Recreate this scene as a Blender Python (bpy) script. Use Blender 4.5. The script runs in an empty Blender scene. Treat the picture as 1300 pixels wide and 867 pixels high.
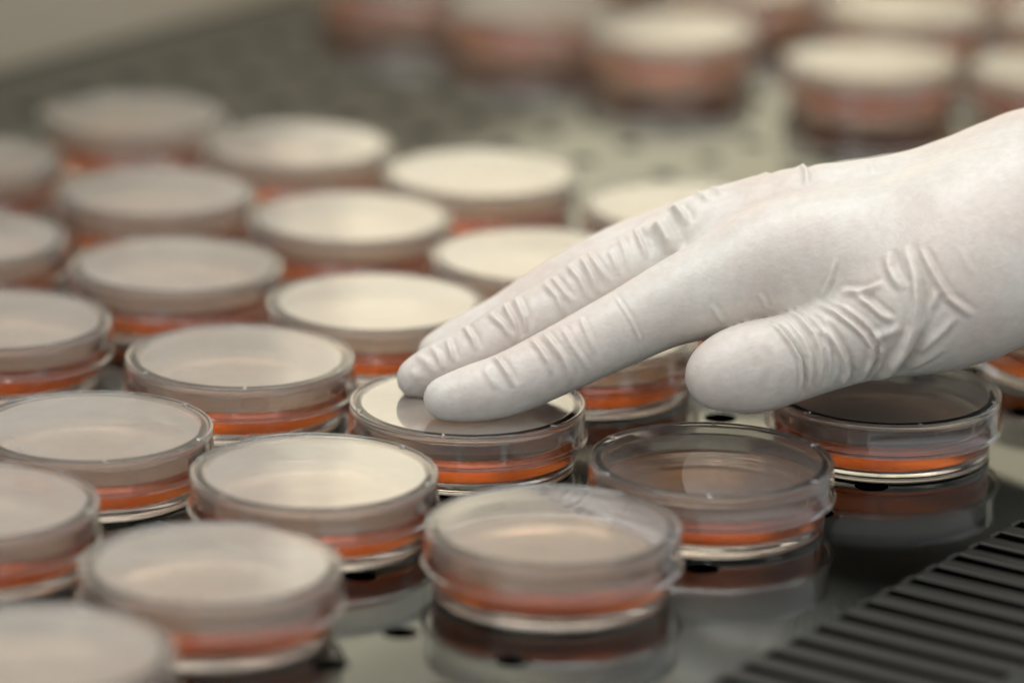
import bpy, bmesh, math, random
import numpy as np
from mathutils import Vector, Matrix

S = 0.001                      # all measures below are in millimetres
scene = bpy.context.scene

# ------------------------------------------------------------------ camera
cam_d = bpy.data.cameras.new('camera'); cam = bpy.data.objects.new('camera', cam_d)
scene.collection.objects.link(cam); scene.camera = cam
cam_d.sensor_fit = 'HORIZONTAL'; cam_d.sensor_width = 22.3
cam_d.lens = 22.3 * 5776.9 / 1300
cam_d.clip_start = 0.02; cam_d.clip_end = 50
PITCH, ROLL = math.radians(16.6585), math.radians(1.0389)
cam.location = (0, 0, 0.361264)
cam.rotation_euler = (Matrix.Rotation(math.pi/2 - PITCH, 3, 'X') @ Matrix.Rotation(ROLL, 3, 'Z')).to_euler()
cam_d.dof.use_dof = True; cam_d.dof.focus_distance = 1.137
cam_d.dof.aperture_fstop = 3.1; cam_d.dof.aperture_blades = 8

# ------------------------------------------------------------------ world, lamps, exposure
T = Vector((math.cos(math.radians(55.0)), math.sin(math.radians(55.0)), 0))      # along the front grille
N = Vector((-T.y, T.x, 0))                                                       # towards the back wall
def nt(n, t, z=0.0): return (N * n + T * t + Vector((0, 0, z))) * S
ROTZ = math.radians(55.0)

world = bpy.data.worlds.new('World'); scene.world = world; world.use_nodes = True
bg = world.node_tree.nodes['Background']
bg.inputs[0].default_value = (0.97, 0.985, 1.0, 1); bg.inputs[1].default_value = 0.62

def area(name, loc, target, sx, sy, power, col, spread=None):
    d = bpy.data.lights.new(name, 'AREA'); d.shape = 'RECTANGLE'; d.size = sx; d.size_y = sy
    d.energy = power; d.color = col
    if spread: d.spread = math.radians(spread)
    o = bpy.data.objects.new(name, d); scene.collection.objects.link(o)
    o.location = loc
    z = (Vector(loc) - Vector(target)).normalized()
    x = Vector(T) - z * Vector(T).dot(z); x.normalize(); y = z.cross(x)
    o.rotation_euler = Matrix((x, y, z)).transposed().to_euler()
    return o
area('hood_lamp', nt(760, 880, 600), nt(680, 930, 0), 0.9, 0.20, 1.85, (1.0, 0.98, 0.95))
area('added_wall_light', nt(640, 1330, 470), nt(1018, 1440, 190), 0.75, 0.2, 1.35, (1.0, 0.945, 0.83), 75)  # added light, only brightens the back wall that the lids reflect
area('front_lamp', nt(455, 1000, 620), nt(640, 900, 0), 0.9, 0.03, 0.7, (1.0, 0.98, 0.93))

vs = scene.view_settings
vs.view_transform = 'Standard'; vs.look = 'None'; vs.gamma = 1; vs.exposure = 0.33; vs.use_curve_mapping = False
cy = scene.cycles
cy.max_bounces = 32; cy.transmission_bounces = 32; cy.glossy_bounces = 12; cy.diffuse_bounces = 5
cy.transparent_max_bounces = 32; cy.sample_clamp_indirect = 12.0; cy.blur_glossy = 0.4
cy.use_denoising = True

# ------------------------------------------------------------------ materials
def mat(name):
    m = bpy.data.materials.new(name); m.use_nodes = True
    return m, m.node_tree, m.node_tree.nodes['Principled BSDF']
def node(nt_, t, **kw):
    n = nt_.nodes.new(t)
    for k, v in kw.items():
        if k in n.inputs: n.inputs[k].default_value = v
        else: setattr(n, k, v)
    return n

def plastic(name, tint, rough):
    m, t, p = mat(name)
    p.inputs['Base Color'].default_value = tint
    p.inputs['Transmission Weight'].default_value = 1
    p.inputs['IOR'].default_value = 1.58
    tc = node(t, 'ShaderNodeTexCoord')
    oi = node(t, 'ShaderNodeObjectInfo')
    add = node(t, 'ShaderNodeVectorMath', operation='ADD')
    t.links.new(tc.outputs['Object'], add.inputs[0]); t.links.new(oi.outputs['Location'], add.inputs[1])
    nz = node(t, 'ShaderNodeTexNoise', Scale=55.0, Detail=3.0)
    t.links.new(add.outputs[0], nz.inputs['Vector'])
    mr = node(t, 'ShaderNodeMapRange'); mr.inputs['From Min'].default_value = .35; mr.inputs['From Max'].default_value = .75
    mr.inputs['To Min'].default_value = rough; mr.inputs['To Max'].default_value = rough + .05
    t.links.new(nz.outputs[0], mr.inputs['Value']); t.links.new(mr.outputs[0], p.inputs['Roughness'])
    n2 = node(t, 'ShaderNodeTexNoise', Scale=38.0, Detail=1.0)
    t.links.new(add.outputs[0], n2.inputs['Vector'])
    b = node(t, 'ShaderNodeBump', Strength=.12, Distance=.0006)
    t.links.new(n2.outputs[0], b.inputs['Height']); t.links.new(b.outputs[0], p.inputs['Normal'])
    return m
M_LID = plastic('clear_lid_plastic', (1, 1, .997, 1), .0)
M_BASE = plastic('clear_base_plastic', (1, .998, .99, 1), .0)

M_AGAR, t, p = mat('amber_agar')
p.inputs['Base Color'].default_value = (1, .97, .93, 1)
p.inputs['Roughness'].default_value = .10
p.inputs['IOR'].default_value = 1.36
p.inputs['Transmission Weight'].default_value = 1
va = node(t, 'ShaderNodeVolumeAbsorption', Color=(.91, .48, .02, 1), Density=60.0)
t.links.new(va.outputs[0], t.nodes['Material Output'].inputs['Volume'])
ss = node(t, 'ShaderNodeBsdfPrincipled'); ss.inputs['Base Color'].default_value = (.62, .17, .03, 1); ss.inputs['Roughness'].default_value = .1
ss.inputs['Subsurface Weight'].default_value = .6; ss.inputs['Subsurface Radius'].default_value = (1, .35, .12); ss.inputs['Subsurface Scale'].default_value = .004
ms = node(t, 'ShaderNodeMixShader', Fac=.06); t.links.new(p.outputs[0], ms.inputs[1]); t.links.new(ss.outputs[0], ms.inputs[2])
t.links.new(ms.outputs[0], t.nodes['Material Output'].inputs['Surface'])

def fogmat(name, amount):
    m, t, p = mat(name)
    p.inputs['Base Color'].default_value = (.86, .84, .80, 1); p.inputs['Roughness'].default_value = .9
    tr = node(t, 'ShaderNodeBsdfTransparent'); mx = node(t, 'ShaderNodeMixShader')
    tc = node(t, 'ShaderNodeTexCoord'); oi = node(t, 'ShaderNodeObjectInfo')
    add = node(t, 'ShaderNodeVectorMath', operation='ADD')
    t.links.new(tc.outputs['Object'], add.inputs[0]); t.links.new(oi.outputs['Location'], add.inputs[1])
    n1 = node(t, 'ShaderNodeTexNoise', Scale=26.0, Detail=3.0); t.links.new(add.outputs[0], n1.inputs['Vector'])
    n2 = node(t, 'ShaderNodeTexNoise', Scale=420.0, Detail=2.0); t.links.new(add.outputs[0], n2.inputs['Vector'])
    a = node(t, 'ShaderNodeMath', operation='MULTIPLY'); t.links.new(n1.outputs[0], a.inputs[0]); a.inputs[1].default_value = 1.2
    b = node(t, 'ShaderNodeMath', operation='MULTIPLY_ADD'); t.links.new(n2.outputs[0], b.inputs[0]); b.inputs[1].default_value = .12; t.links.new(a.outputs[0], b.inputs[2])
    c = node(t, 'ShaderNodeMath', operation='MULTIPLY', use_clamp=True); t.links.new(b.outputs[0], c.inputs[0]); c.inputs[1].default_value = amount * 1.45
    t.links.new(c.outputs[0], mx.inputs[0]); t.links.new(tr.outputs[0], mx.inputs[1]); 
    tl = node(t, 'ShaderNodeBsdfTranslucent', Color=(.86, .84, .80, 1)); ms = node(t, 'ShaderNodeMixShader', Fac=.4)
    t.links.new(p.outputs[0], ms.inputs[1]); t.links.new(tl.outputs[0], ms.inputs[2]); t.links.new(ms.outputs[0], mx.inputs[2])
    t.links.new(mx.outputs[0], t.nodes['Material Output'].inputs['Surface'])
    return m
M_FOG = [fogmat('condensation_light', .03), fogmat('condensation_medium', .2), fogmat('condensation_heavy', .50)]
M_BAND = fogmat('condensation_skirt', .22)

M_STEEL, t, p = mat('polished_steel')
p.inputs['Metallic'].default_value = 1
p.inputs['Base Color'].default_value = (.128, .145, .134, 1)
tc = node(t, 'ShaderNodeTexCoord')
mp = node(t, 'ShaderNodeMapping'); mp.inputs['Rotation'].default_value = (0, 0, -ROTZ); mp.inputs['Scale'].default_value = (1, 18, 1)
t.links.new(tc.outputs['Object'], mp.inputs['Vector'])
nz = node(t, 'ShaderNodeTexNoise', Scale=60.0, Detail=5.0)
t.links.new(mp.outputs[0], nz.inputs['Vector'])
n2 = node(t, 'ShaderNodeTexNoise', Scale=14.0, Detail=3.0)
t.links.new(tc.outputs['Object'], n2.inputs['Vector'])
mr = node(t, 'ShaderNodeMapRange'); mr.inputs['From Min'].default_value = .3; mr.inputs['From Max'].default_value = .7
mr.inputs['To Min'].default_value = .05; mr.inputs['To Max'].default_value = .11
t.links.new(n2.outputs[0], mr.inputs['Value']); t.links.new(mr.outputs[0], p.inputs['Roughness'])
b = node(t, 'ShaderNodeBump', Strength=.05, Distance=.0002)
t.links.new(nz.outputs[0], b.inputs['Height']); t.links.new(b.outputs[0], p.inputs['Normal'])

M_BAR, t, p = mat('satin_grille_steel')
p.inputs['Metallic'].default_value = 1
p.inputs['Base Color'].default_value = (.065, .066, .060, 1); p.inputs['Roughness'].default_value = .42

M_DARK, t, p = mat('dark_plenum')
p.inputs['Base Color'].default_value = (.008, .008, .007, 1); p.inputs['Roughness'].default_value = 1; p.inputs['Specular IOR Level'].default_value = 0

def wallmat(name, col, rough, metal):
    m, t, p = mat(name)
    tc = node(t, 'ShaderNodeTexCoord'); nz = node(t, 'ShaderNodeTexNoise', Scale=6.0, Detail=4.0)
    t.links.new(tc.outputs['Object'], nz.inputs['Vector'])
    mx = node(t, 'ShaderNodeMix', data_type='RGBA'); mx.inputs[6].default_value = (*[c * .9 for c in col], 1); mx.inputs[7].default_value = (*col, 1)
    t.links.new(nz.outputs[0], mx.inputs[0]); t.links.new(mx.outputs[2], p.inputs['Base Color'])
    p.inputs['Roughness'].default_value = rough; p.inputs['Metallic'].default_value = metal
    return m
M_WALL = wallmat('brushed_wall_steel', (.44, .40, .355), .42, .3)
M_CREAM = wallmat('cream_wall', (.80, .74, .60), .6, 0)
M_STRIP = wallmat('brown_wall_darkening', (.23, .205, .165), .5, .2)  # tone of the added strip that darkens the wall foot
M_BLEND = wallmat('pale_wall_blend', (.62, .57, .48), .5, .1)  # in-between tone, softens the step between steel and cream in reflections

# ------------------------------------------------------------------ helpers
def link(name, me, m, parent=None):
    o = bpy.data.objects.new(name, me); scene.collection.objects.link(o)
    if m is not None and not me.materials: me.materials.append(m)
    if parent is not None: o.parent = parent
    return o
def mesh(name, v, f, smooth=True):
    me = bpy.data.meshes.new(name)
    me.from_pydata([tuple(c) for c in v], [], f); me.update()
    if smooth: me.polygons.foreach_set('use_smooth', [True] * len(me.polygons))
    return me
def lathe(name, prof, seg=112, closed=True):
    """closed profile (r, z) in mm turned about Z; r = 0 points become single poles"""
    v, f, rings = [], [], []
    for r, z in prof:
        if r < 1e-6:
            rings.append([len(v)]); v.append((0, 0, z * S))
        else:
            rings.append(list(range(len(v), len(v) + seg)))
            for k in range(seg):
                a = 2 * math.pi * k / seg
                v.append((r * S * math.cos(a), r * S * math.sin(a), z * S))
    n = len(prof)
    for i in range(n if closed else n - 1):
        A, B = rings[i], rings[(i + 1) % n]
        if len(A) == 1 and len(B) == 1: continue
        for k in range(seg):
            k2 = (k + 1) % seg
            if len(A) == 1: f.append((A[0], B[k2], B[k]))
            elif len(B) == 1: f.append((A[k], A[k2], B[0]))
            else: f.append((A[k], A[k2], B[k2], B[k]))
    me = mesh(name, v, f)
    bm = bmesh.new(); bm.from_mesh(me); bmesh.ops.recalc_face_normals(bm, faces=bm.faces); bm.to_mesh(me); bm.free()
    me.set_sharp_from_angle(angle=math.radians(50)) if hasattr(me, 'set_sharp_from_angle') else None
    return me
def arc(cx, cz, r, a0, a1, n):
    return [(cx + r * math.cos(math.radians(a0 + (a1 - a0) * i / n)), cz + r * math.sin(math.radians(a0 + (a1 - a0) * i / n))) for i in range(n + 1)]

# ------------------------------------------------------------------ the work surface: steel sheet with punched holes
AT, AN = 26.1, 30.3                 # pitch of the holes along and across
N0, T0 = 548.5, 785.5               # one hole centre
SHEET = .7
def build_sheet():
    v, f = [], []
    def P(n, t, z): v.append(nt(n, t, z)); return len(v) - 1
    NS = 28
    for i in range(0, 15):
        for j in range(-8, 34):
            cn, ct = N0 + i * AN, T0 + j * AT - (i * 1.2)
            hn, ht = AN / 2, AT / 2
            ring_o, ring_i, ring_b = [], [], []
            for k in range(NS):
                a = 2 * math.pi * (k + .5) / NS
                c, s = math.cos(a), math.sin(a)
                q = min(hn / max(abs(c), 1e-9), ht / max(abs(s), 1e-9))
                on, ot = c * q, s * q
                ring_o.append((on, ot)); 
            # snap nearest ring points to the four corners
            for sx in (-1, 1):
                for sy in (-1, 1):
                    bi = min(range(NS), key=lambda q: (ring_o[q][0] - sx * hn) ** 2 + (ring_o[q][1] - sy * ht) ** 2)
                    ring_o[bi] = (sx * hn, sy * ht)
            O = [P(cn + a, ct + b_, 0) for a, b_ in ring_o]
            R1 = 4.25
            I = [P(cn + R1 * math.cos(2 * math.pi * (k + .5) / NS), ct + R1 * math.sin(2 * math.pi * (k + .5) / NS), 0) for k in range(NS)]
            I2 = [P(cn + (R1 - .06) * math.cos(2 * math.pi * (k + .5) / NS), ct + (R1 - .06) * math.sin(2 * math.pi * (k + .5) / NS), -.06) for k in range(NS)]
            B = [P(cn + (R1 - .06) * math.cos(2 * math.pi * (k + .5) / NS), ct + (R1 - .06) * math.sin(2 * math.pi * (k + .5) / NS), -SHEET) for k in range(NS)]
            for k in range(NS):
                k2 = (k + 1) % NS
                f.append((O[k], I[k], I[k2], O[k2])); f.append((I[k], I2[k], I2[k2], I[k2])); f.append((I2[k], B[k], B[k2], I2[k2]))
    return v, f
v, f = build_sheet()
me = mesh('work_surface', v, f, smooth=False)
bm = bmesh.new(); bm.from_mesh(me); bmesh.ops.recalc_face_normals(bm, faces=bm.faces)
if sum(fc.normal.z * fc.calc_area() for fc in bm.faces) < 0: bmesh.ops.reverse_faces(bm, faces=bm.faces)
bm.to_mesh(me); bm.free()
surface = link('work_surface', me, M_STEEL); surface['kind'] = 'structure'

NB = N0 - AN / 2                    # front edge of the punched field
NE = N0 + 14 * AN + AN / 2          # its back edge
TG0, TG1 = 520.0, 1760.0
SL0, SL1 = 505.5, 455.0             # the slots run from SL0 to SL1
def slab(name, n0, n1, t0, t1, z0, z1, m, parent=None, bevel=0, smooth=False):
    v = [nt(n, t, z) for n in (n0, n1) for t in (t0, t1) for z in (z0, z1)]
    f = [(0, 1, 3, 2), (4, 6, 7, 5), (0, 4, 5, 1), (2, 3, 7, 6), (0, 2, 6, 4), (1, 5, 7, 3)]
    bm = bmesh.new(); vs_ = [bm.verts.new(c) for c in v]
    for q in f: bm.faces.new([vs_[i] for i in q])
    bmesh.ops.recalc_face_normals(bm, faces=bm.faces)
    if bevel:
        bmesh.ops.bevel(bm, geom=list(bm.edges), offset=bevel * S, segments=2, affect='EDGES', profile=.5)
    me = bpy.data.meshes.new(name); bm.to_mesh(me); bm.free()
    if smooth: me.polygons.foreach_set('use_smooth', [True] * len(me.polygons))
    o = link(name, me, m, parent)
    return o
slab('surface_front_strip', NB, SL0 + .01, TG0, TG1, -SHEET, 0, M_STEEL, surface)
slab('surface_front_edge', SL1 - .01, SL1 - 60, TG0, TG1, -SHEET, 0, M_STEEL, surface)
slab('surface_back_strip', NE, 1018, TG0, TG1, -SHEET, 0, M_STEEL, surface)
PER = 10.39
GT0 = 794.2
k0, k1 = -26, 30
first = None
for k in range(k0, k1):
    t0 = GT0 + k * PER
    if first is None:
        # one bar: a strip with rounded upper edges, built about its own centre
        w, L = 5.4, SL0 - SL1
        prof = [(-w/2 , -SHEET), (-w/2, -.3), (-w/2 + .06, -.14), (-w/2 + .2, -.03), (-w/2 + .4, 0), (w/2 - .4, 0), (w/2 - .2, -.03), (w/2 - .06, -.14), (w/2, -.3), (w/2, -SHEET)]
        v = [((0 if e else -L) * S, 0, 0) for e in (0,)]
        v, f = [], []
        for e in (0, 1):
            for (a, z) in prof: v.append(tuple(T * (a * S) + N * ((-L * e) * S) + Vector((0, 0, z * S))))
        m_ = len(prof)
        for i in range(m_): f.append((i, (i + 1) % m_, m_ + (i + 1) % m_, m_ + i))
        f.append(tuple(range(m_))); f.append(tuple(range(2 * m_ - 1, m_ - 1, -1)))
        bar_me = mesh('grille_bar', v, f, smooth=False)
        bm = bmesh.new(); bm.from_mesh(bar_me); bmesh.ops.recalc_face_normals(bm, faces=bm.faces); bm.to_mesh(bar_me); bm.free()
        first = link('grille_bar', bar_me, M_BAR, surface); first.location = nt(SL0, t0 + PER / 2)
    else:
        c = first.copy(); scene.collection.objects.link(c); c.parent = surface; c.location = nt(SL0, t0 + PER / 2)
# thin turned-up lip at the head of every slot
v, f = [], []
for k in range(k0, k1):
    c = GT0 + k * PER
    a0, a1 = c - 2.45, c + 2.45
    b = len(v)
    for t_, n_, z in ((a0, SL0 - .02, -.69), (a1, SL0 - .02, -.69), (a1, SL0 - .02, .02), (a0, SL0 - .02, .02), (a0, SL0 + .35, .1), (a1, SL0 + .35, .1), (a0, SL0 + .8, .01), (a1, SL0 + .8, .01)):
        v.append(nt(n_, t_, z))
    f += [(b, b+1, b+2, b+3), (b+3, b+2, b+5, b+4), (b+4, b+5, b+7, b+6)]
o = link('slot_lip', mesh('slot_lip', v, f), M_BAR, surface); o['kind'] = 'stuff'

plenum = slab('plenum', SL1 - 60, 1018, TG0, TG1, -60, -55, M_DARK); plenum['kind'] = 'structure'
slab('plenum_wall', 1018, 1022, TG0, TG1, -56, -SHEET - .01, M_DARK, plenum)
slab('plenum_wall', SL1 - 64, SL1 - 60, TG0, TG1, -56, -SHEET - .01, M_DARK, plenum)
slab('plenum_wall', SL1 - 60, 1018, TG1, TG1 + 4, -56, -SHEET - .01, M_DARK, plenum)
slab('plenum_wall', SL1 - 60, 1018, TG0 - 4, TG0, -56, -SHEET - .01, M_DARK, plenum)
# ------------------------------------------------------------------ cabinet walls
wall = slab('cabinet_back_wall', 1018, 1024, TG0, 1300, -SHEET, 700, M_WALL); wall['kind'] = 'structure'
panel = slab('reflected_cream_panel', 1018, 1024, 1340, TG1, -SHEET, 268, M_CREAM, wall)  # unseen, added and sized for the cream reflections in the lids
slab('panel_blend_strip', 1018, 1024, 1300, 1340, -SHEET, 268, M_BLEND, wall)  # added strip, blurs the reflected edge of the cream section
slab('wall_darkening_strip', 1014, 1017.9, TG0, TG1, .01, 84, M_STRIP, wall, bevel=1.2)  # added to darken the wall foot and the far floor that mirrors it
slab('upper_wall', 1018, 1024, 1300, TG1, 268, 700, M_WALL, wall)
side = slab('cabinet_side_wall', 395, 1018, TG1, TG1 + 5, -SHEET, 700, M_CREAM); side['kind'] = 'structure'

# ------------------------------------------------------------------ petri dishes
lid_prof = ([(0, 15.1), (26.6, 15.1), (27.2, 15.1)] + [(27.8, 15.35), (28.3, 15.5), (28.75, 15.5), (29.0, 15.2), (29.05, 14.0), (29.35, 8.2), (29.5, 7.9), (29.7, 7.0)]
            + arc(30.35, 7.35, .42, 225, 405, 7) + [(30.35, 7.95), (30.15, 8.3)]
            + [(29.95, 14.8)] + arc(29.6, 15.6, .38, 0, 90, 5) + arc(29.3, 15.65, .33, 90, 170, 3) + [(28.6, 15.72), (27.6, 15.85), (27.0, 15.85), (0, 15.85)])
def build_lid():
    me = lathe('lid', lid_prof)
    # six small stacking ribs across the rim
    bm = bmesh.new(); bm.from_mesh(me)
    for k in range(6):
        a = math.radians(60 * k + 8)
        mtx = Matrix.Rotation(a, 4, 'Z') @ Matrix.Translation((29.0 * S, 0, 15.95 * S)) @ Matrix.Diagonal((2.0 * S, .8 * S, .6 * S, 1))
        r = bmesh.ops.create_icosphere(bm, subdivisions=2, radius=.62, matrix=mtx)
    bm.to_mesh(me); bm.free()
    me.polygons.foreach_set('use_smooth', [True] * len(me.polygons))
    return me
base_prof = [(0, 1.2), (24, 1.2), (25.6, 1.2), (26.1, .8), (26.3, 0.02), (27.35, 0.02)] + arc(27.35, .55, .53, 270, 360, 4) + [(27.95, 12.9)] + arc(27.5, 13.0, .45, 0, 180, 5) + \
            [(26.95, 3.2), (26.6, 2.6), (26.0, 2.3), (25, 2.3), (0, 2.3)]
agar_prof = [(0, 2.34), (25.2, 2.34), (25.95, 2.36), (26.5, 2.68), (26.84, 3.25), (27.25, 3.5), (27.25, 9.3), (27.1, 9.3), (26.85, 9.12), (26.5, 9.03), (25.6, 9.0), (0, 9.0)]
me_lid, me_base, me_agar = build_lid(), lathe('base', base_prof), lathe('agar', agar_prof)

def build_fog(k):
    rng = random.Random(50 + k); v, f = [(0, 0, 14.95 * S)], []
    ph = [rng.uniform(0, 6.28) for _ in range(4)]; sx, sy = rng.uniform(-.35, .35), rng.uniform(-.35, .35)
    for i in range(72):
        a = 2 * math.pi * i / 72
        r = 26.5 + .35 * math.sin(a + ph[0]) + .35 * math.sin(2 * a + ph[1]) + .15 * math.sin(5 * a + ph[2])
        v.append(((sx + r * math.cos(a)) * S, (sy + r * math.sin(a)) * S, 14.95 * S))
    for i in range(72): f.append((0, 1 + i, 1 + (i + 1) % 72))
    b0 = len(v)                                   # misted band on the inside of the skirt
    for i in range(72):
        a = 2 * math.pi * i / 72
        lo_ = 10.2 + .5 * math.sin(a * 2 + ph[2]) + .4 * math.sin(a * 3 + ph[3])
        for z in (lo_, 14.7): v.append((28.55 * S * math.cos(a), 28.55 * S * math.sin(a), z * S))
    for i in range(72):
        p, q = b0 + 2 * i, b0 + 2 * ((i + 1) % 72)
        f.append((p, q, q + 1, p + 1))
    me = mesh('condensation_film', v, f)
    me.materials.append(M_FOG[0]); me.materials.append(M_BAND)
    for pl in me.polygons: pl.material_index = 1 if len(pl.vertices) == 4 else 0
    return me
FOG_ME = {}
def fog_mesh(kind, k):
    if (kind, k) not in FOG_ME:
        me = build_fog(k); me.materials[0] = M_FOG[kind]; FOG_ME[(kind, k)] = me
    return FOG_ME[(kind, k)]
DISHES = [
    (10.2, 1004.6, 'clear dish at the bottom centre, mirrored in the steel before a black hole', 'petri dishes around the gloved hand', 1),
    (49.5, 1056.3, 'clear dish in front of the thumb tip, hand mirrored in its grey lid', 'petri dishes around the gloved hand', 0),
    (-47.1, 1041.5, 'in-focus dish with bright cream lid, left of front centre dish', 'petri dishes around the gloved hand', 2),
    (-11.0, 1100.2, 'dish whose lid the gloved fingertips press on', 'petri dishes around the gloved hand', 2),
    (95.6, 1116.0, 'dish beneath the base of the thumb, black hole before it', 'petri dishes around the gloved hand', 2),
    (-71.1, 1136.4, 'dish immediately left of the fingertips, behind the bright cream lid', 'petri dishes around the gloved hand', 2),
    (-94.3, 1223.5, 'blurred dish behind the one left of the fingertips, third from the back in its column', 'petri dishes around the gloved hand', 2),
    (-105.9, 1302.3, 'second from the back in the blurred left column, directly before the rearmost dish', 'petri dishes around the gloved hand', 2),
    (-120.2, 1395.8, 'rearmost dish of the near cluster, at the top of the left column', 'petri dishes around the gloved hand', 2),
    (-103.9, 1074.3, 'in-focus grey lidded dish left of the bright cream one, with specks on its lid', 'petri dishes around the gloved hand', 2),
    (-126.4, 1015.8, 'grey lidded dish cut by the left edge, before the specked lid', 'petri dishes around the gloved hand', 2),
    (-67.4, 974.5, 'blurred dish in front of the bright cream one at lower left', 'petri dishes around the gloved hand', 2),
    (-100.8, 916.5, 'most blurred dish, bottom left corner, nearest to the camera', 'petri dishes around the gloved hand', 2),
    (-137.2, 1166.1, 'grey lidded dish cut by the left edge, behind the specked lid', 'petri dishes around the gloved hand', 2),
    (-156.6, 1248.2, 'blurred dish cut by the left edge, between the pale back one and the grey lid', 'petri dishes around the gloved hand', 2),
    (-166.8, 1336.7, 'pale blurred dish cut by the left edge, farthest back along it', 'petri dishes around the gloved hand', 2),
    (-48.0, 1278.1, 'blurred dish beside the second of the left column, behind the large cream lid', 'petri dishes around the gloved hand', 2),
    (-67.7, 1363.5, 'blurred dish in the back row just right of the rearmost one', 'petri dishes around the gloved hand', 2),
    (-10.2, 1331.8, 'blurred dish in the back row with a clear orange band, above the fingertips', 'petri dishes around the gloved hand', 2),
    (49.9, 1297.4, 'blurred dish above the knuckles, right end of the near back row', 'petri dishes around the gloved hand', 2),
    (6.0, 1240.0, 'cream lidded dish partly covered by the middle finger', 'petri dishes around the gloved hand', 2),
    (-37.2, 1190.0, 'large cream lidded dish behind the fingertips, left of the one the finger covers', 'petri dishes around the gloved hand', 2),
    (19.8, 1164.2, 'dish mostly hidden below the index finger, orange front right of the pressed dish', 'petri dishes around the gloved hand', 1),
    (155.2, 1192.5, 'dish at the right edge under the wrist, only its left side in view', 'petri dishes around the gloved hand', 2),
    (66.6, 1222.0, 'dish behind the hand, sliver of orange between index finger and thumb', 'petri dishes around the gloved hand', 2),
    (-43.4, 1616.4, 'leftmost front dish of the far background cluster', 'far background petri dishes', 2),
    (3.4, 1572.7, 'second dish from the left in the far cluster front row', 'far background petri dishes', 2),
    (52.6, 1534.0, 'far dish at top centre, left of the gap in the cluster', 'far background petri dishes', 2),
    (119.0, 1491.6, 'far dish above the back of the hand, right of the gap', 'far background petri dishes', 2),
    (181.0, 1484.0, 'far dish above the wrist at the right edge', 'far background petri dishes', 2),
    (81.7, 1614.8, 'far dish standing in the gap between the two front groups', 'far background petri dishes', 2),
    (137.1, 1576.0, 'far dish behind the one above the back of the hand', 'far background petri dishes', 2),
    (199.7, 1568.4, 'far dish in the top right corner, behind the one above the wrist', 'far background petri dishes', 2),
    (113.5, 1669.2, 'far dish at the top edge, behind the gap', 'far background petri dishes', 2),
    (176.4, 1660.5, 'far dish at the top edge toward the right, third row', 'far background petri dishes', 2),
    (22.2, 1661.1, 'far dish at the top edge behind the third from the left', 'far background petri dishes', 2),
    (-29.9, 1704.9, 'far dish at the top edge behind the second from the left', 'far background petri dishes', 2)]
random.seed(4)
proto = None
for (x, y, label, grp, fog) in DISHES:
    root = bpy.data.objects.new('petri_dish', None); scene.collection.objects.link(root)
    root.empty_display_size = .03
    root.location = (x * S, y * S, 0); root.rotation_euler = (0, 0, random.uniform(0, 6.28))
    root['label'] = label; root['category'] = 'petri dish'; root['group'] = grp
    if proto is None:
        parts = [link('base', me_base, M_BASE, root), link('agar', me_agar, M_AGAR, root), link('lid', me_lid, M_LID, root)]
        proto = parts
    else:
        parts = []
        for q in proto:
            c = q.copy(); scene.collection.objects.link(c); c.parent = root; parts.append(c)
    lid = parts[2]
    sz = random.uniform(.95, 1.06); parts[1].scale = (1, 1, sz); parts[1].location = (0, 0, 2.34 * S * (1 - sz))
    lid.rotation_euler = (random.uniform(-.004, .004), random.uniform(-.004, .004), random.uniform(0, 6.28))
    film = link('condensation_film', fog_mesh(fog, random.randint(0, 3)), None, root)
    lid.location = (random.uniform(-.35, .35) * S, random.uniform(-.35, .35) * S, random.uniform(0, .25) * S)
    if label.startswith('dish whose lid'): lid.rotation_euler = (0, 0, 1.2); lid.location = (0, 0, .1 * S)

# dried specks on one lid
specked = [o for o in scene.objects if o.get('label', '').startswith('in-focus grey lidded dish')][0]
slid = [c for c in specked.children if c.name.startswith('lid')][0]
bm = bmesh.new(); rng = random.Random(9)
for i in range(46):
    cx, cy_ = ([[-123.0, 1049.7], [-121.6, 1054.1], [-118.9, 1046.9]])[i % 3]
    x = cx + rng.gauss(0, 2.6); y = cy_ + rng.gauss(0, 3.4)
    if math.hypot(x - specked.location.x / S, y - specked.location.y / S) > 27: continue
    r = rng.uniform(.12, .42)
    bmesh.ops.create_icosphere(bm, subdivisions=1, radius=r * S, matrix=Matrix.Translation((x * S, y * S, (16.0 + r * .2) * S)) @ Matrix.Diagonal((1, rng.uniform(.6, 1.6), .5, 1)))
me = bpy.data.meshes.new('speck'); bm.to_mesh(me); bm.free()
sp = link('speck', me, M_LID, specked); sp['kind'] = 'stuff'
sp.matrix_parent_inverse = (Matrix.Translation(specked.location) @ specked.rotation_euler.to_matrix().to_4x4()).inverted()

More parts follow.
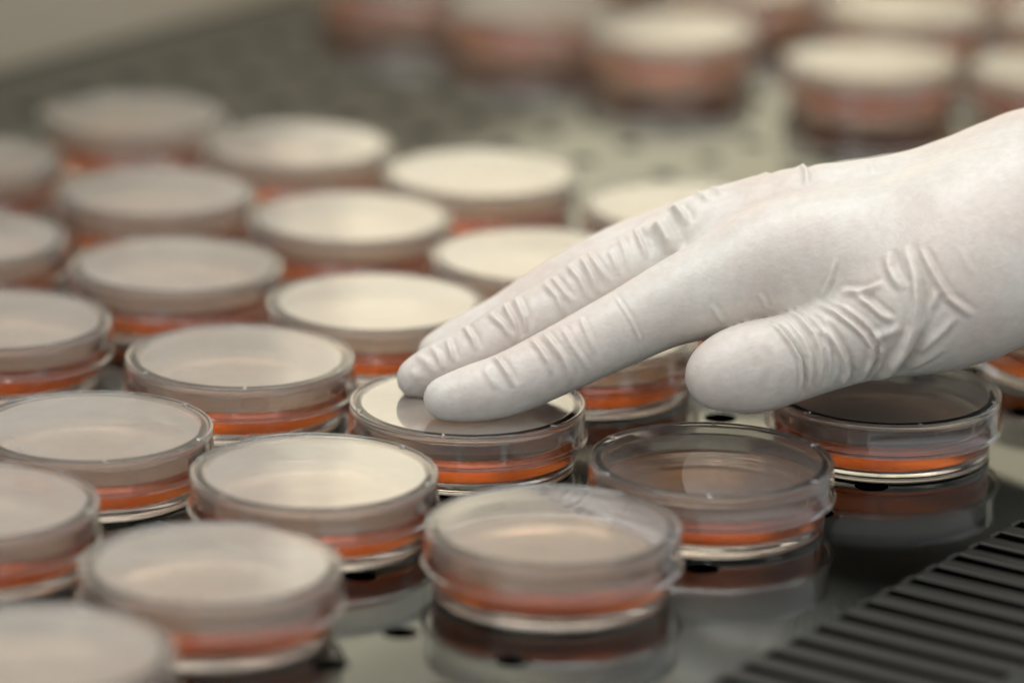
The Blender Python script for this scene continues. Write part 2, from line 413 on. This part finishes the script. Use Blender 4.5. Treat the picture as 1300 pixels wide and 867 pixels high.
# ------------------------------------------------------------------ gloved hand: one continuous surface grown from a distance field
CH = {'index': [[-16.48, 1086.0, 21.08, 5.5], [-9.62, 1087.0, 22.14, 7.1], [-0.6, 1089.0, 24.38, 7.8], [9.98, 1092.0, 28.82, 8.3], [21.77, 1096.0, 34.04, 8.9], [30.03, 1098.0, 37.94, 9.4], [39.47, 1100.0, 42.49, 10.4], [52.34, 1103.0, 47.03, 12.8], [66.23, 1106.0, 51.81, 15.4], [94.88, 1106.0, 56.06, 17.0], [126.57, 1108.0, 61.87, 22]], 'middle': [[-24.07, 1106.0, 20.14, 5.2], [-18.3, 1107.0, 22.04, 6.9], [-9.54, 1108.0, 25.04, 7.9], [-1.02, 1110.0, 29.84, 8.5], [8.32, 1112.0, 34.86, 8.7], [19.83, 1115.0, 41.73, 8.9], [29.83, 1118.0, 45.87, 9.4], [39.87, 1121.0, 49.61, 10.6], [49.89, 1123.0, 53.63, 12], [71.94, 1124.0, 58.57, 13.2], [99.96, 1124.0, 62.85, 13.6], [130.0, 1126.0, 69.96, 15.2]], 'ring': [[-19.05, 1124.0, 21.29, 5.4], [-12.2, 1126.0, 23.57, 7.0], [-2.12, 1129.0, 27.97, 7.6], [9.98, 1133.0, 35.32, 7.8], [23.14, 1137.0, 42.29, 8.0], [36.41, 1141.0, 46.73, 8.6], [51.82, 1144.0, 48.96, 10.5], [77.39, 1146.0, 54.43, 12], [107.79, 1144.0, 59.77, 13], [131.61, 1140.0, 66.55, 15]], 'pinky': [[16.58, 1150.0, 19.31, 6.0], [28.88, 1152.0, 27.61, 7.2], [43.25, 1156.0, 37.54, 8.0], [61.92, 1160.0, 44.34, 10.5], [92.94, 1160.0, 49.23, 12], [131.62, 1155.0, 55.59, 16]], 'thumb': [[51.57, 1084.0, 28.97, 8.3], [55.11, 1085.0, 29.96, 10.0], [60.63, 1086.0, 30.79, 11.3], [69.84, 1087.0, 33.12, 10.9], [80.58, 1088.0, 36.72, 11.0], [92.23, 1089.0, 41.97, 13.5], [103.88, 1090.0, 47.02, 17.5], [115.85, 1095.0, 52.97, 20.5], [128.06, 1102.0, 59.44, 19.5]], 'thenar': [[83.03, 1104.0, 50.83, 13], [94.55, 1098.0, 49.66, 15], [110.15, 1098.0, 54.06, 19]], 'heel': [[73.95, 1158.0, 24.55, 11], [89.51, 1158.0, 27.02, 15], [107.78, 1154.0, 31.34, 18], [131.72, 1148.0, 39.31, 20]], 'arm': [[121.9, 1118.0, 54.9, 23], [136.34, 1125.0, 62.02, 24.5], [167.47, 1135.0, 68.94, 26], [214.31, 1150.0, 73.33, 29]]}
FOLDS = [
    (0.91, 0.51, 0.5, [[-7.0, 1084.8, 29.9], [-5.3, 1081.9, 27.9], [-3.3, 1080.7, 25.4]]),
    (0.76, 1.16, 0.7, [[-4.5, 1088.6, 31.4], [-3.0, 1085.3, 31.0], [-1.9, 1083.5, 30.0], [-0.8, 1082.3, 28.7], [0.6, 1081.3, 25.8]]),
    (0.76, 0.8, 0.6, [[4.7, 1091.1, 35.6], [5.9, 1087.8, 35.2], [7.1, 1086.0, 34.3], [8.1, 1084.8, 33.0], [9.1, 1084.0, 31.7], [10.0, 1083.3, 28.6]]),
    (0.84, 0.94, 0.6, [[7.8, 1091.8, 37.1], [9.0, 1088.4, 36.5], [10.2, 1086.6, 35.4], [11.6, 1085.3, 34.0], [13.0, 1084.7, 32.3], [13.7, 1084.4, 30.6], [14.3, 1084.5, 28.7], [14.4, 1085.8, 25.0]]),
    (0.68, 0.65, 0.5, [[12.1, 1091.5, 38.9], [13.1, 1089.0, 38.0], [14.0, 1087.4, 36.9], [14.9, 1086.3, 35.6], [16.3, 1085.6, 33.8], [17.8, 1085.5, 31.8], [19.0, 1086.2, 29.1]]),
    (0.68, 0.51, 0.5, [[16.8, 1092.6, 41.1], [17.6, 1090.0, 40.0], [18.4, 1088.4, 38.6], [19.2, 1087.3, 37.0], [20.1, 1086.6, 35.2], [20.9, 1086.4, 33.2]]),
    (0.46, 0.32, 0.9, [[25.2, 1096.1, 46.0], [26.3, 1093.1, 45.3], [27.3, 1091.3, 44.3], [28.3, 1090.1, 43.1], [29.4, 1089.2, 41.7], [30.2, 1088.7, 40.2], [31.0, 1088.5, 38.6], [31.8, 1088.6, 36.8], [32.2, 1089.5, 34.0], [32.7, 1092.2, 30.6]]),
    (0.68, 0.51, 0.4, [[49.3, 1090.0, 45.8], [51.0, 1090.4, 43.2], [52.7, 1091.8, 40.4]]),
    (0.61, 0.65, 0.8, [[61.4, 1090.6, 48.7], [62.7, 1091.1, 46.5], [63.8, 1092.3, 43.8]]),
    (0.61, 0.58, 0.5, [[80.0, 1088.3, 58.7], [79.4, 1087.7, 56.3], [78.9, 1087.4, 53.8], [78.2, 1087.5, 52.1], [77.5, 1087.8, 50.3], [76.8, 1088.0, 48.5]]),
    (0.76, 0.87, 0.6, [[-16.4, 1106.5, 30.6], [-15.5, 1102.2, 28.8], [-14.6, 1100.4, 26.2]]),
    (0.91, 0.43, 0.5, [[-24.3, 1105.9, 26.4], [-21.4, 1101.8, 25.7], [-19.4, 1100.2, 23.3]]),
    (0.76, 0.51, 0.5, [[-20.8, 1107.2, 28.6], [-18.7, 1102.3, 27.6], [-18.0, 1100.9, 26.0], [-17.4, 1100.1, 24.2]]),
    (0.99, 0.29, 0.4, [[-25.8, 1102.2, 23.4], [-24.4, 1101.1, 22.5], [-22.9, 1100.5, 21.4]]),
    (0.84, 0.87, 0.6, [[-6.1, 1108.8, 36.8], [-4.1, 1105.1, 36.3], [-2.1, 1103.2, 35.2], [-0.6, 1102.1, 33.4], [0.8, 1101.6, 31.3]]),
    (0.76, 1.09, 0.7, [[-2.2, 1109.7, 39.1], [-1.3, 1106.3, 38.4], [-0.4, 1104.4, 37.2], [0.5, 1103.2, 35.8], [1.0, 1102.3, 34.1], [1.5, 1101.8, 32.3]]),
    (0.84, 1.01, 0.6, [[0.6, 1110.4, 40.6], [1.4, 1107.0, 39.9], [2.1, 1105.1, 38.7], [2.9, 1103.8, 37.4], [3.1, 1102.9, 35.7], [3.3, 1102.3, 33.8]]),
    (0.76, 0.87, 0.6, [[-12.1, 1110.2, 32.7], [-11.0, 1105.0, 32.7], [-10.0, 1103.0, 31.8], [-8.7, 1100.8, 29.1]]),
    (0.84, 0.87, 0.5, [[7.7, 1111.2, 44.7], [9.5, 1107.6, 43.8], [11.3, 1105.7, 42.4], [12.3, 1104.6, 40.1], [13.2, 1104.1, 37.7]]),
    (0.76, 0.94, 0.7, [[9.7, 1111.5, 45.9], [11.0, 1108.6, 45.1], [12.2, 1106.9, 44.1], [13.5, 1105.8, 42.8], [15.5, 1105.1, 41.1]]),
    (0.76, 0.87, 0.5, [[13.7, 1114.1, 48.5], [15.2, 1109.8, 47.8], [16.9, 1107.7, 46.5], [17.7, 1106.6, 44.9], [18.5, 1105.9, 43.3], [19.3, 1105.7, 41.5]]),
    (0.84, 1.09, 0.7, [[17.2, 1114.7, 50.5], [18.4, 1110.4, 49.5], [19.6, 1108.2, 47.8], [20.3, 1107.2, 46.3], [21.0, 1106.5, 44.7], [21.7, 1106.2, 43.0]]),
    (0.76, 0.87, 0.6, [[18.8, 1115.0, 51.3], [20.1, 1111.3, 50.6], [21.5, 1109.3, 49.3], [22.8, 1108.1, 47.9], [24.2, 1107.2, 45.9]]),
    (0.68, 0.65, 0.5, [[24.0, 1113.2, 52.7], [25.2, 1110.7, 51.4], [26.0, 1109.1, 49.6], [26.8, 1108.1, 47.6]]),
    (0.68, 0.51, 0.4, [[26.8, 1118.6, 55.0], [27.5, 1114.0, 54.2], [28.3, 1111.6, 52.8], [28.9, 1109.8, 50.9], [29.6, 1108.8, 48.7]]),
    (0.68, 1.09, 0.7, [[30.8, 1119.3, 57.0], [31.9, 1113.9, 55.6], [33.1, 1111.3, 53.4], [33.7, 1110.1, 51.3]]),
    (1.98, 3.19, 0.5, [[35.9, 1117.5, 59.0], [37.9, 1114.1, 57.7], [39.3, 1111.9, 55.4], [39.9, 1110.7, 52.9]]),
    (1.06, 1.45, 0.5, [[41.1, 1120.3, 62.7], [42.6, 1116.4, 61.7], [43.8, 1113.6, 59.6]]),
    (0.91, -0.43, 0.2, [[31.6, 1118.3, 57.3], [33.1, 1115.1, 56.7], [35.1, 1113.1, 55.9]]),
    (0.91, 0.87, 0.3, [[39.9, 1121.7, 62.3], [41.4, 1118.0, 62.1], [42.6, 1115.6, 61.1]]),
    (0.99, 1.01, 0.3, [[46.2, 1125.5, 64.9], [47.9, 1121.2, 65.5], [49.8, 1117.6, 64.9]]),
    (0.91, 0.72, 0.3, [[50.0, 1127.1, 65.7], [51.5, 1122.5, 66.9], [53.0, 1118.5, 66.3]]),
    (0.84, 1.45, 0.5, [[71.5, 1127.5, 71.5], [73.4, 1127.5, 71.8], [74.1, 1120.6, 72.0], [74.0, 1114.7, 70.2]]),
    (1.06, 0.51, 0.3, [[62.0, 1127.5, 69.4], [63.8, 1127.5, 69.7], [65.0, 1121.6, 70.3]]),
    (1.06, 0.43, 0.3, [[89.4, 1123.5, 74.8], [90.3, 1119.1, 74.3], [90.9, 1115.0, 73.3]]),
    (0.49, 1.09, 1.5, [[63.5, 1085.1, 43.0], [64.9, 1082.7, 42.6], [66.3, 1081.0, 42.0], [67.7, 1079.1, 40.8], [69.1, 1077.8, 39.4], [70.2, 1076.8, 37.6], [71.3, 1076.3, 35.8], [71.7, 1076.1, 33.7], [72.0, 1076.2, 31.5], [71.8, 1077.0, 28.6], [71.6, 1079.2, 25.3]]),
    (0.84, 1.09, 0.9, [[68.7, 1091.5, 44.3], [70.2, 1085.9, 44.6], [71.8, 1082.9, 44.2], [73.2, 1080.6, 43.1], [74.8, 1079.0, 41.8], [75.5, 1077.9, 40.3], [76.3, 1077.2, 38.7], [76.6, 1076.7, 36.6], [76.8, 1076.7, 34.4], [76.7, 1076.9, 32.4], [76.5, 1077.5, 30.3], [76.4, 1078.8, 28.0]]),
    (0.68, 0.72, 0.9, [[71.3, 1089.2, 45.0], [73.0, 1084.1, 45.0], [74.8, 1081.5, 44.3], [75.9, 1079.8, 43.1], [77.1, 1078.6, 41.9], [77.7, 1077.6, 40.0], [78.3, 1077.0, 38.0], [78.5, 1076.8, 35.6], [78.7, 1077.1, 33.0], [78.4, 1077.7, 31.0], [78.1, 1078.8, 28.8]]),
    (0.61, 0.72, 0.8, [[67.4, 1085.3, 43.8], [69.0, 1082.6, 43.4], [70.5, 1080.2, 42.1], [72.0, 1078.5, 40.6], [72.9, 1077.3, 38.8], [73.8, 1076.6, 36.7], [74.0, 1076.4, 34.2], [74.2, 1076.6, 31.5], [73.9, 1077.3, 29.2], [73.7, 1078.8, 26.7]]),
    (0.84, 1.45, 1.0, [[76.7, 1080.2, 43.9], [77.8, 1078.9, 42.7], [79.0, 1077.9, 41.3], [80.2, 1077.2, 39.9], [81.3, 1076.8, 37.9], [82.5, 1076.9, 35.6], [83.3, 1078.2, 32.0], [82.6, 1079.5, 29.7], [82.0, 1082.4, 27.0]]),
    (0.76, 1.3, 1.0, [[75.1, 1088.6, 47.1], [76.7, 1085.8, 47.1], [78.2, 1083.3, 47.0], [79.8, 1081.5, 46.8], [81.6, 1079.6, 46.0], [83.5, 1078.1, 45.0], [85.3, 1077.0, 43.8], [87.0, 1076.3, 42.4], [88.0, 1076.0, 41.0], [89.0, 1075.9, 39.5], [89.2, 1076.8, 36.0], [88.3, 1078.1, 33.3], [87.4, 1080.2, 30.4], [84.9, 1082.8, 27.7]]),
    (0.76, 0.72, 0.5, [[77.3, 1087.0, 48.0], [78.9, 1084.5, 48.1], [80.5, 1082.5, 48.0], [82.0, 1080.9, 47.8], [83.5, 1079.4, 47.2], [84.9, 1078.2, 46.5], [86.4, 1077.2, 45.7], [88.1, 1076.2, 44.2], [89.9, 1075.5, 42.5], [90.5, 1075.5, 40.5], [91.2, 1075.8, 38.5], [91.1, 1076.6, 36.3], [91.0, 1078.0, 33.8], [89.7, 1080.0, 31.1], [88.5, 1084.6, 28.0]]),
    (0.99, 1.16, 0.5, [[81.1, 1085.4, 50.6], [84.0, 1083.2, 51.5], [85.7, 1081.9, 51.9], [87.3, 1080.8, 52.4], [89.3, 1080.1, 53.8], [91.4, 1079.4, 55.1]]),
    (0.91, 1.16, 0.8, [[84.5, 1082.1, 51.0], [86.3, 1080.1, 50.5], [88.0, 1078.4, 49.9], [89.5, 1077.0, 48.9], [91.0, 1075.8, 47.9], [92.5, 1075.0, 47.2], [94.1, 1074.3, 46.5]]),
    (1.29, 2.17, 0.8, [[96.4, 1083.3, 63.6], [97.1, 1081.0, 61.9], [97.9, 1078.9, 60.2], [98.5, 1077.4, 58.6], [99.0, 1076.1, 57.0], [99.2, 1074.9, 54.7], [99.4, 1073.9, 52.4], [99.3, 1073.4, 50.3], [99.1, 1073.1, 48.1], [99.0, 1073.0, 45.8], [98.4, 1073.3, 43.8], [97.8, 1073.7, 41.8], [97.3, 1074.4, 39.7], [96.2, 1075.5, 37.4], [95.1, 1077.1, 35.0], [94.1, 1079.4, 32.4], [92.6, 1081.0, 30.9], [91.3, 1083.7, 29.0], [89.6, 1084.6, 28.2]]),
    (1.14, 1.16, 0.6, [[92.3, 1084.5, 61.6], [92.6, 1082.6, 59.9], [92.9, 1080.8, 58.2], [94.3, 1077.9, 56.0], [96.2, 1075.9, 54.4]]),
    (0.91, 1.16, 0.6, [[99.7, 1081.1, 63.9], [100.7, 1079.2, 62.5], [101.7, 1077.6, 61.1], [102.7, 1076.2, 59.6], [103.7, 1075.0, 58.0], [104.7, 1074.1, 56.5], [105.8, 1073.5, 55.0], [106.8, 1073.0, 53.4], [108.4, 1072.7, 52.2], [110.0, 1072.6, 51.0], [111.6, 1072.7, 49.9], [113.2, 1073.0, 48.7]]),
    (1.06, 0.87, 0.5, [[104.7, 1073.8, 55.6], [103.8, 1073.3, 53.9], [103.0, 1073.0, 52.1], [102.1, 1072.8, 50.4], [101.7, 1072.7, 48.6], [101.2, 1072.7, 46.8], [100.8, 1072.8, 44.9], [100.3, 1073.1, 43.0]]),
    (0.99, 0.87, 0.5, [[108.9, 1072.5, 48.8], [107.6, 1072.4, 47.3], [106.4, 1072.5, 45.8], [105.1, 1072.7, 44.2], [103.6, 1073.0, 42.7], [102.2, 1073.5, 41.1], [100.8, 1074.2, 39.4], [99.4, 1075.1, 37.7]]),
    (1.22, 0.87, 0.4, [[89.0, 1075.8, 41.4], [91.9, 1074.9, 43.1], [94.0, 1074.3, 44.3], [96.0, 1073.7, 45.5]]),
    (1.06, 0.72, 0.5, [[92.4, 1080.1, 31.6], [93.3, 1078.1, 33.8], [94.3, 1076.6, 35.9], [95.3, 1075.4, 37.9], [96.1, 1074.3, 40.8], [96.9, 1073.6, 43.6]]),
    (0.76, 0.29, 0.3, [[108.7, 1078.7, 65.9], [109.6, 1077.4, 64.3], [110.6, 1076.2, 62.6], [111.7, 1075.2, 60.7], [112.9, 1074.4, 58.8]]),
    (0.99, 0.51, 0.4, [[106.7, 1073.9, 40.6], [104.9, 1074.5, 38.9], [103.1, 1075.4, 37.1], [101.3, 1076.3, 35.7], [99.5, 1077.4, 34.3], [97.7, 1079.0, 32.8]]),
    (1.67, 0.36, 0.3, [[57.8, 1082.9, 41.5], [58.8, 1080.5, 40.7], [59.7, 1078.8, 39.8], [60.8, 1077.5, 38.7], [61.3, 1076.0, 36.6], [62.0, 1075.1, 34.3], [61.4, 1074.6, 31.9], [60.9, 1074.6, 29.4]]),
    (1.52, 0.29, 0.3, [[61.6, 1080.4, 41.1], [62.7, 1078.7, 40.0], [63.9, 1077.5, 38.7], [65.0, 1076.6, 37.4], [65.7, 1075.7, 35.3], [66.3, 1075.3, 32.9], [66.0, 1075.2, 30.3], [65.7, 1075.8, 27.5]])]
def grow_hand():
    import openvdb
    vox = 0.85
    lo = np.array([-38., 1052., 8.]); hi = np.array([205., 1200., 132.])
    n = np.ceil((hi - lo) / vox).astype(int)
    ax = [lo[i] + vox * np.arange(n[i]) for i in range(3)]
    def chain_field(ch, k):
        F = np.full(tuple(n), 30.0, np.float32)
        for a, b in zip(ch[:-1], ch[1:]):
            a = np.array(a); b = np.array(b)
            mn = np.minimum(a[:3] - a[3], b[:3] - b[3]) - 14; mx = np.maximum(a[:3] + a[3], b[:3] + b[3]) + 14
            s = [slice(max(0, int((mn[i] - lo[i]) / vox)), min(n[i], int((mx[i] - lo[i]) / vox) + 2)) for i in range(3)]
            X, Y, Z = np.meshgrid(*[ax[i][s[i]].astype(np.float32) for i in range(3)], indexing='ij', sparse=True)
            d = b[:3] - a[:3]; L = float(d @ d)
            h = np.clip(((X - a[0]) * d[0] + (Y - a[1]) * d[1] + (Z - a[2]) * d[2]) / L, 0, 1)
            q = np.sqrt((X - a[0] - h * d[0]) ** 2 + (Y - a[1] - h * d[1]) ** 2 + (Z - a[2] - h * d[2]) ** 2) - (a[3] + h * (b[3] - a[3]))
            sub = F[tuple(s)]
            F[tuple(s)] = smin(sub, q, k)
        return F
    def smin(a, b, k):
        h = np.clip(k - np.abs(a - b), 0, None) / k
        return np.minimum(a, b) - h * h * h * k / 6
    def smooth_chain(ch, sub=4):
        P = np.array(ch); out = []
        for i in range(len(P) - 1):
            p0 = P[max(i - 1, 0)]; p1 = P[i]; p2 = P[i + 1]; p3 = P[min(i + 2, len(P) - 1)]
            for j in range(sub):
                t = j / sub
                out.append(.5 * (2 * p1 + (p2 - p0) * t + (2 * p0 - 5 * p1 + 4 * p2 - p3) * t * t + (3 * p1 - p0 - 3 * p2 + p3) * t ** 3))
        out.append(P[-1])
        return out
    F = {k: chain_field(smooth_chain(c, 3), 1.2) for k, c in CH.items()}
    # fingers stay apart (small k); the palm parts melt together (large k)
    X = ax[0].astype(np.float32)[:, None, None]
    # blend radius grows from the finger gaps to the back of the hand
    k_f = (1.0 + 10.0 * np.clip((X - 38) / 36, 0, 1)).astype(np.float32)
    D = F['index']
    for nm in ('middle', 'ring', 'pinky'): D = smin(D, F[nm], k_f)
    P = F['thumb']; D = smin(D, F['thenar'], 16.0)
    k_t = (1.2 + 10.0 * np.clip((X - 74) / 30, 0, 1)).astype(np.float32)
    D = smin(D, P, k_t)
    D = smin(D, F['arm'], 14.0)
    D = smin(D, F['heel'], 12.0)
    g = openvdb.FloatGrid(30.0)
    g.copyFromArray(np.clip(D, -30, 30).astype(np.float32))
    pts, quads = g.convertToQuads(0.0)
    pts = pts * vox + lo
    return pts, quads
def vert_normals(me):
    a = np.empty(len(me.vertices) * 3, np.float32); me.vertices.foreach_get('co', a); a = a.reshape(-1, 3)
    b = np.empty(len(me.vertices) * 3, np.float32); me.vertex_normals.foreach_get('vector', b)
    return a / S, b.reshape(-1, 3)
def build_hand():
    pts, quads = grow_hand()
    me = bpy.data.meshes.new('gloved_hand')
    me.from_pydata((pts * S).tolist(), [], quads[:, ::-1].tolist()); me.update()
    bm = bmesh.new(); bm.from_mesh(me); bmesh.ops.recalc_face_normals(bm, faces=bm.faces)
    for _ in range(3): bmesh.ops.smooth_vert(bm, verts=bm.verts, factor=.5, use_axis_x=True, use_axis_y=True, use_axis_z=True)
    # keep only the biggest shell
    bm.to_mesh(me); bm.free()
    o = bpy.data.objects.new('gloved_hand', me)
    scene.collection.objects.link(o)
    m = o.modifiers.new('s', 'SUBSURF'); m.levels = 1; m.render_levels = 1
    dg = bpy.context.evaluated_depsgraph_get()
    me2 = bpy.data.meshes.new_from_object(o.evaluated_get(dg))
    o.modifiers.clear(); o.data = me2; me2.name = 'gloved_hand'
    co, no = vert_normals(me2)
    disp = fold_field(co, no)
    co = co + no * disp[:, None]
    pad = (co[:, 0] < 14) & (co[:, 2] < 16.0)      # the pads press flat on the lid
    co[pad, 2] = 16.0
    me2.vertices.foreach_set('co', (co * S).astype(np.float32).ravel()); me2.update()
    me2.polygons.foreach_set('use_smooth', [True] * len(me2.polygons))
    return o
def fold_field(co, no):
    """folds of the latex: each a run of 3-D points with width, height and a trough beside the crest"""
    disp = np.zeros(len(co), np.float32)
    for (w, h, tr, P) in FOLDS:
        P = np.array(P, np.float32)
        R = w * 4.5
        sel = np.where(np.all((co > P.min(0) - R) & (co < P.max(0) + R), axis=1))[0]
        if not len(sel): continue
        q = co[sel]; best = np.full(len(sel), 1e9, np.float32); sgn = np.zeros(len(sel), np.float32); par = np.zeros(len(sel), np.float32)
        seg = P[1:] - P[:-1]; ln = np.linalg.norm(seg, axis=1); cum = np.concatenate([[0], np.cumsum(ln)]); tot = cum[-1]
        for i in range(len(seg)):
            h_ = np.clip(((q - P[i]) @ seg[i]) / max(ln[i] ** 2, 1e-9), 0, 1)
            v = q - (P[i] + h_[:, None] * seg[i]); d = np.linalg.norm(v, axis=1)
            u = np.cross(no[sel], seg[i] / max(ln[i], 1e-9))
            s = np.einsum('ij,ij->i', v, u)
            b = d < best
            best[b] = d[b]; sgn[b] = s[b]; par[b] = (cum[i] + h_[b] * ln[i]) / tot
        taper = np.clip(1.2 * np.sin(np.pi * np.clip(par, 0, 1)), 0, 1) ** .85
        across = np.where(sgn >= 0, best, -best); end = 1.0
        prof = np.exp(-(across / w) ** 2) - tr * np.exp(-((across - 1.7 * w) / (w * .9)) ** 2) - .35 * tr * np.exp(-((across + 1.7 * w) / (w * 1.0)) ** 2)
        disp[sel] += (h * prof * taper * end).astype(np.float32)
    return disp
hand = build_hand()
hand['label'] = 'hand in a white latex glove reaching in from the right, fingertips pressing on a dish'
hand['category'] = 'gloved hand'

M_GLOVE, t, p = mat('white_latex')
p.inputs['Roughness'].default_value = .40; p.inputs['IOR'].default_value = 1.45
p.inputs['Subsurface Weight'].default_value = .25; p.inputs['Subsurface Radius'].default_value = (1, .62, .5); p.inputs['Subsurface Scale'].default_value = .0025
p.inputs['Coat Weight'].default_value = .15; p.inputs['Coat Roughness'].default_value = .3
tc = node(t, 'ShaderNodeTexCoord')
n1 = node(t, 'ShaderNodeTexNoise', Scale=45.0, Detail=3.0); t.links.new(tc.outputs['Object'], n1.inputs['Vector'])
n2 = node(t, 'ShaderNodeTexNoise', Scale=900.0, Detail=3.0); t.links.new(tc.outputs['Object'], n2.inputs['Vector'])
n3 = node(t, 'ShaderNodeTexNoise', Scale=420.0, Detail=4.0); t.links.new(tc.outputs['Object'], n3.inputs['Vector'])
cr = node(t, 'ShaderNodeValToRGB'); cr.color_ramp.elements[0].position = .35; cr.color_ramp.elements[0].color = (.65, .575, .515, 1)
cr.color_ramp.elements[1].position = .62; cr.color_ramp.elements[1].color = (.70, .668, .61, 1)
t.links.new(n1.outputs[0], cr.inputs[0])
mx = node(t, 'ShaderNodeMix', data_type='RGBA', blend_type='MULTIPLY'); mx.inputs[0].default_value = 1
m2 = node(t, 'ShaderNodeMapRange'); m2.inputs['From Min'].default_value = .3; m2.inputs['From Max'].default_value = .7; m2.inputs['To Min'].default_value = .93; m2.inputs['To Max'].default_value = 1.03
t.links.new(n3.outputs[0], m2.inputs['Value']); t.links.new(cr.outputs[0], mx.inputs[6]); t.links.new(m2.outputs[0], mx.inputs[7])
t.links.new(mx.outputs[2], p.inputs['Base Color'])
b = node(t, 'ShaderNodeBump', Strength=.6, Distance=.00018); t.links.new(n2.outputs[0], b.inputs['Height'])
b2 = node(t, 'ShaderNodeBump', Strength=.3, Distance=.0004); t.links.new(n3.outputs[0], b2.inputs['Height']); t.links.new(b2.outputs[0], b.inputs['Normal'])
t.links.new(b.outputs[0], p.inputs['Normal'])
hand.data.materials.append(M_GLOVE)
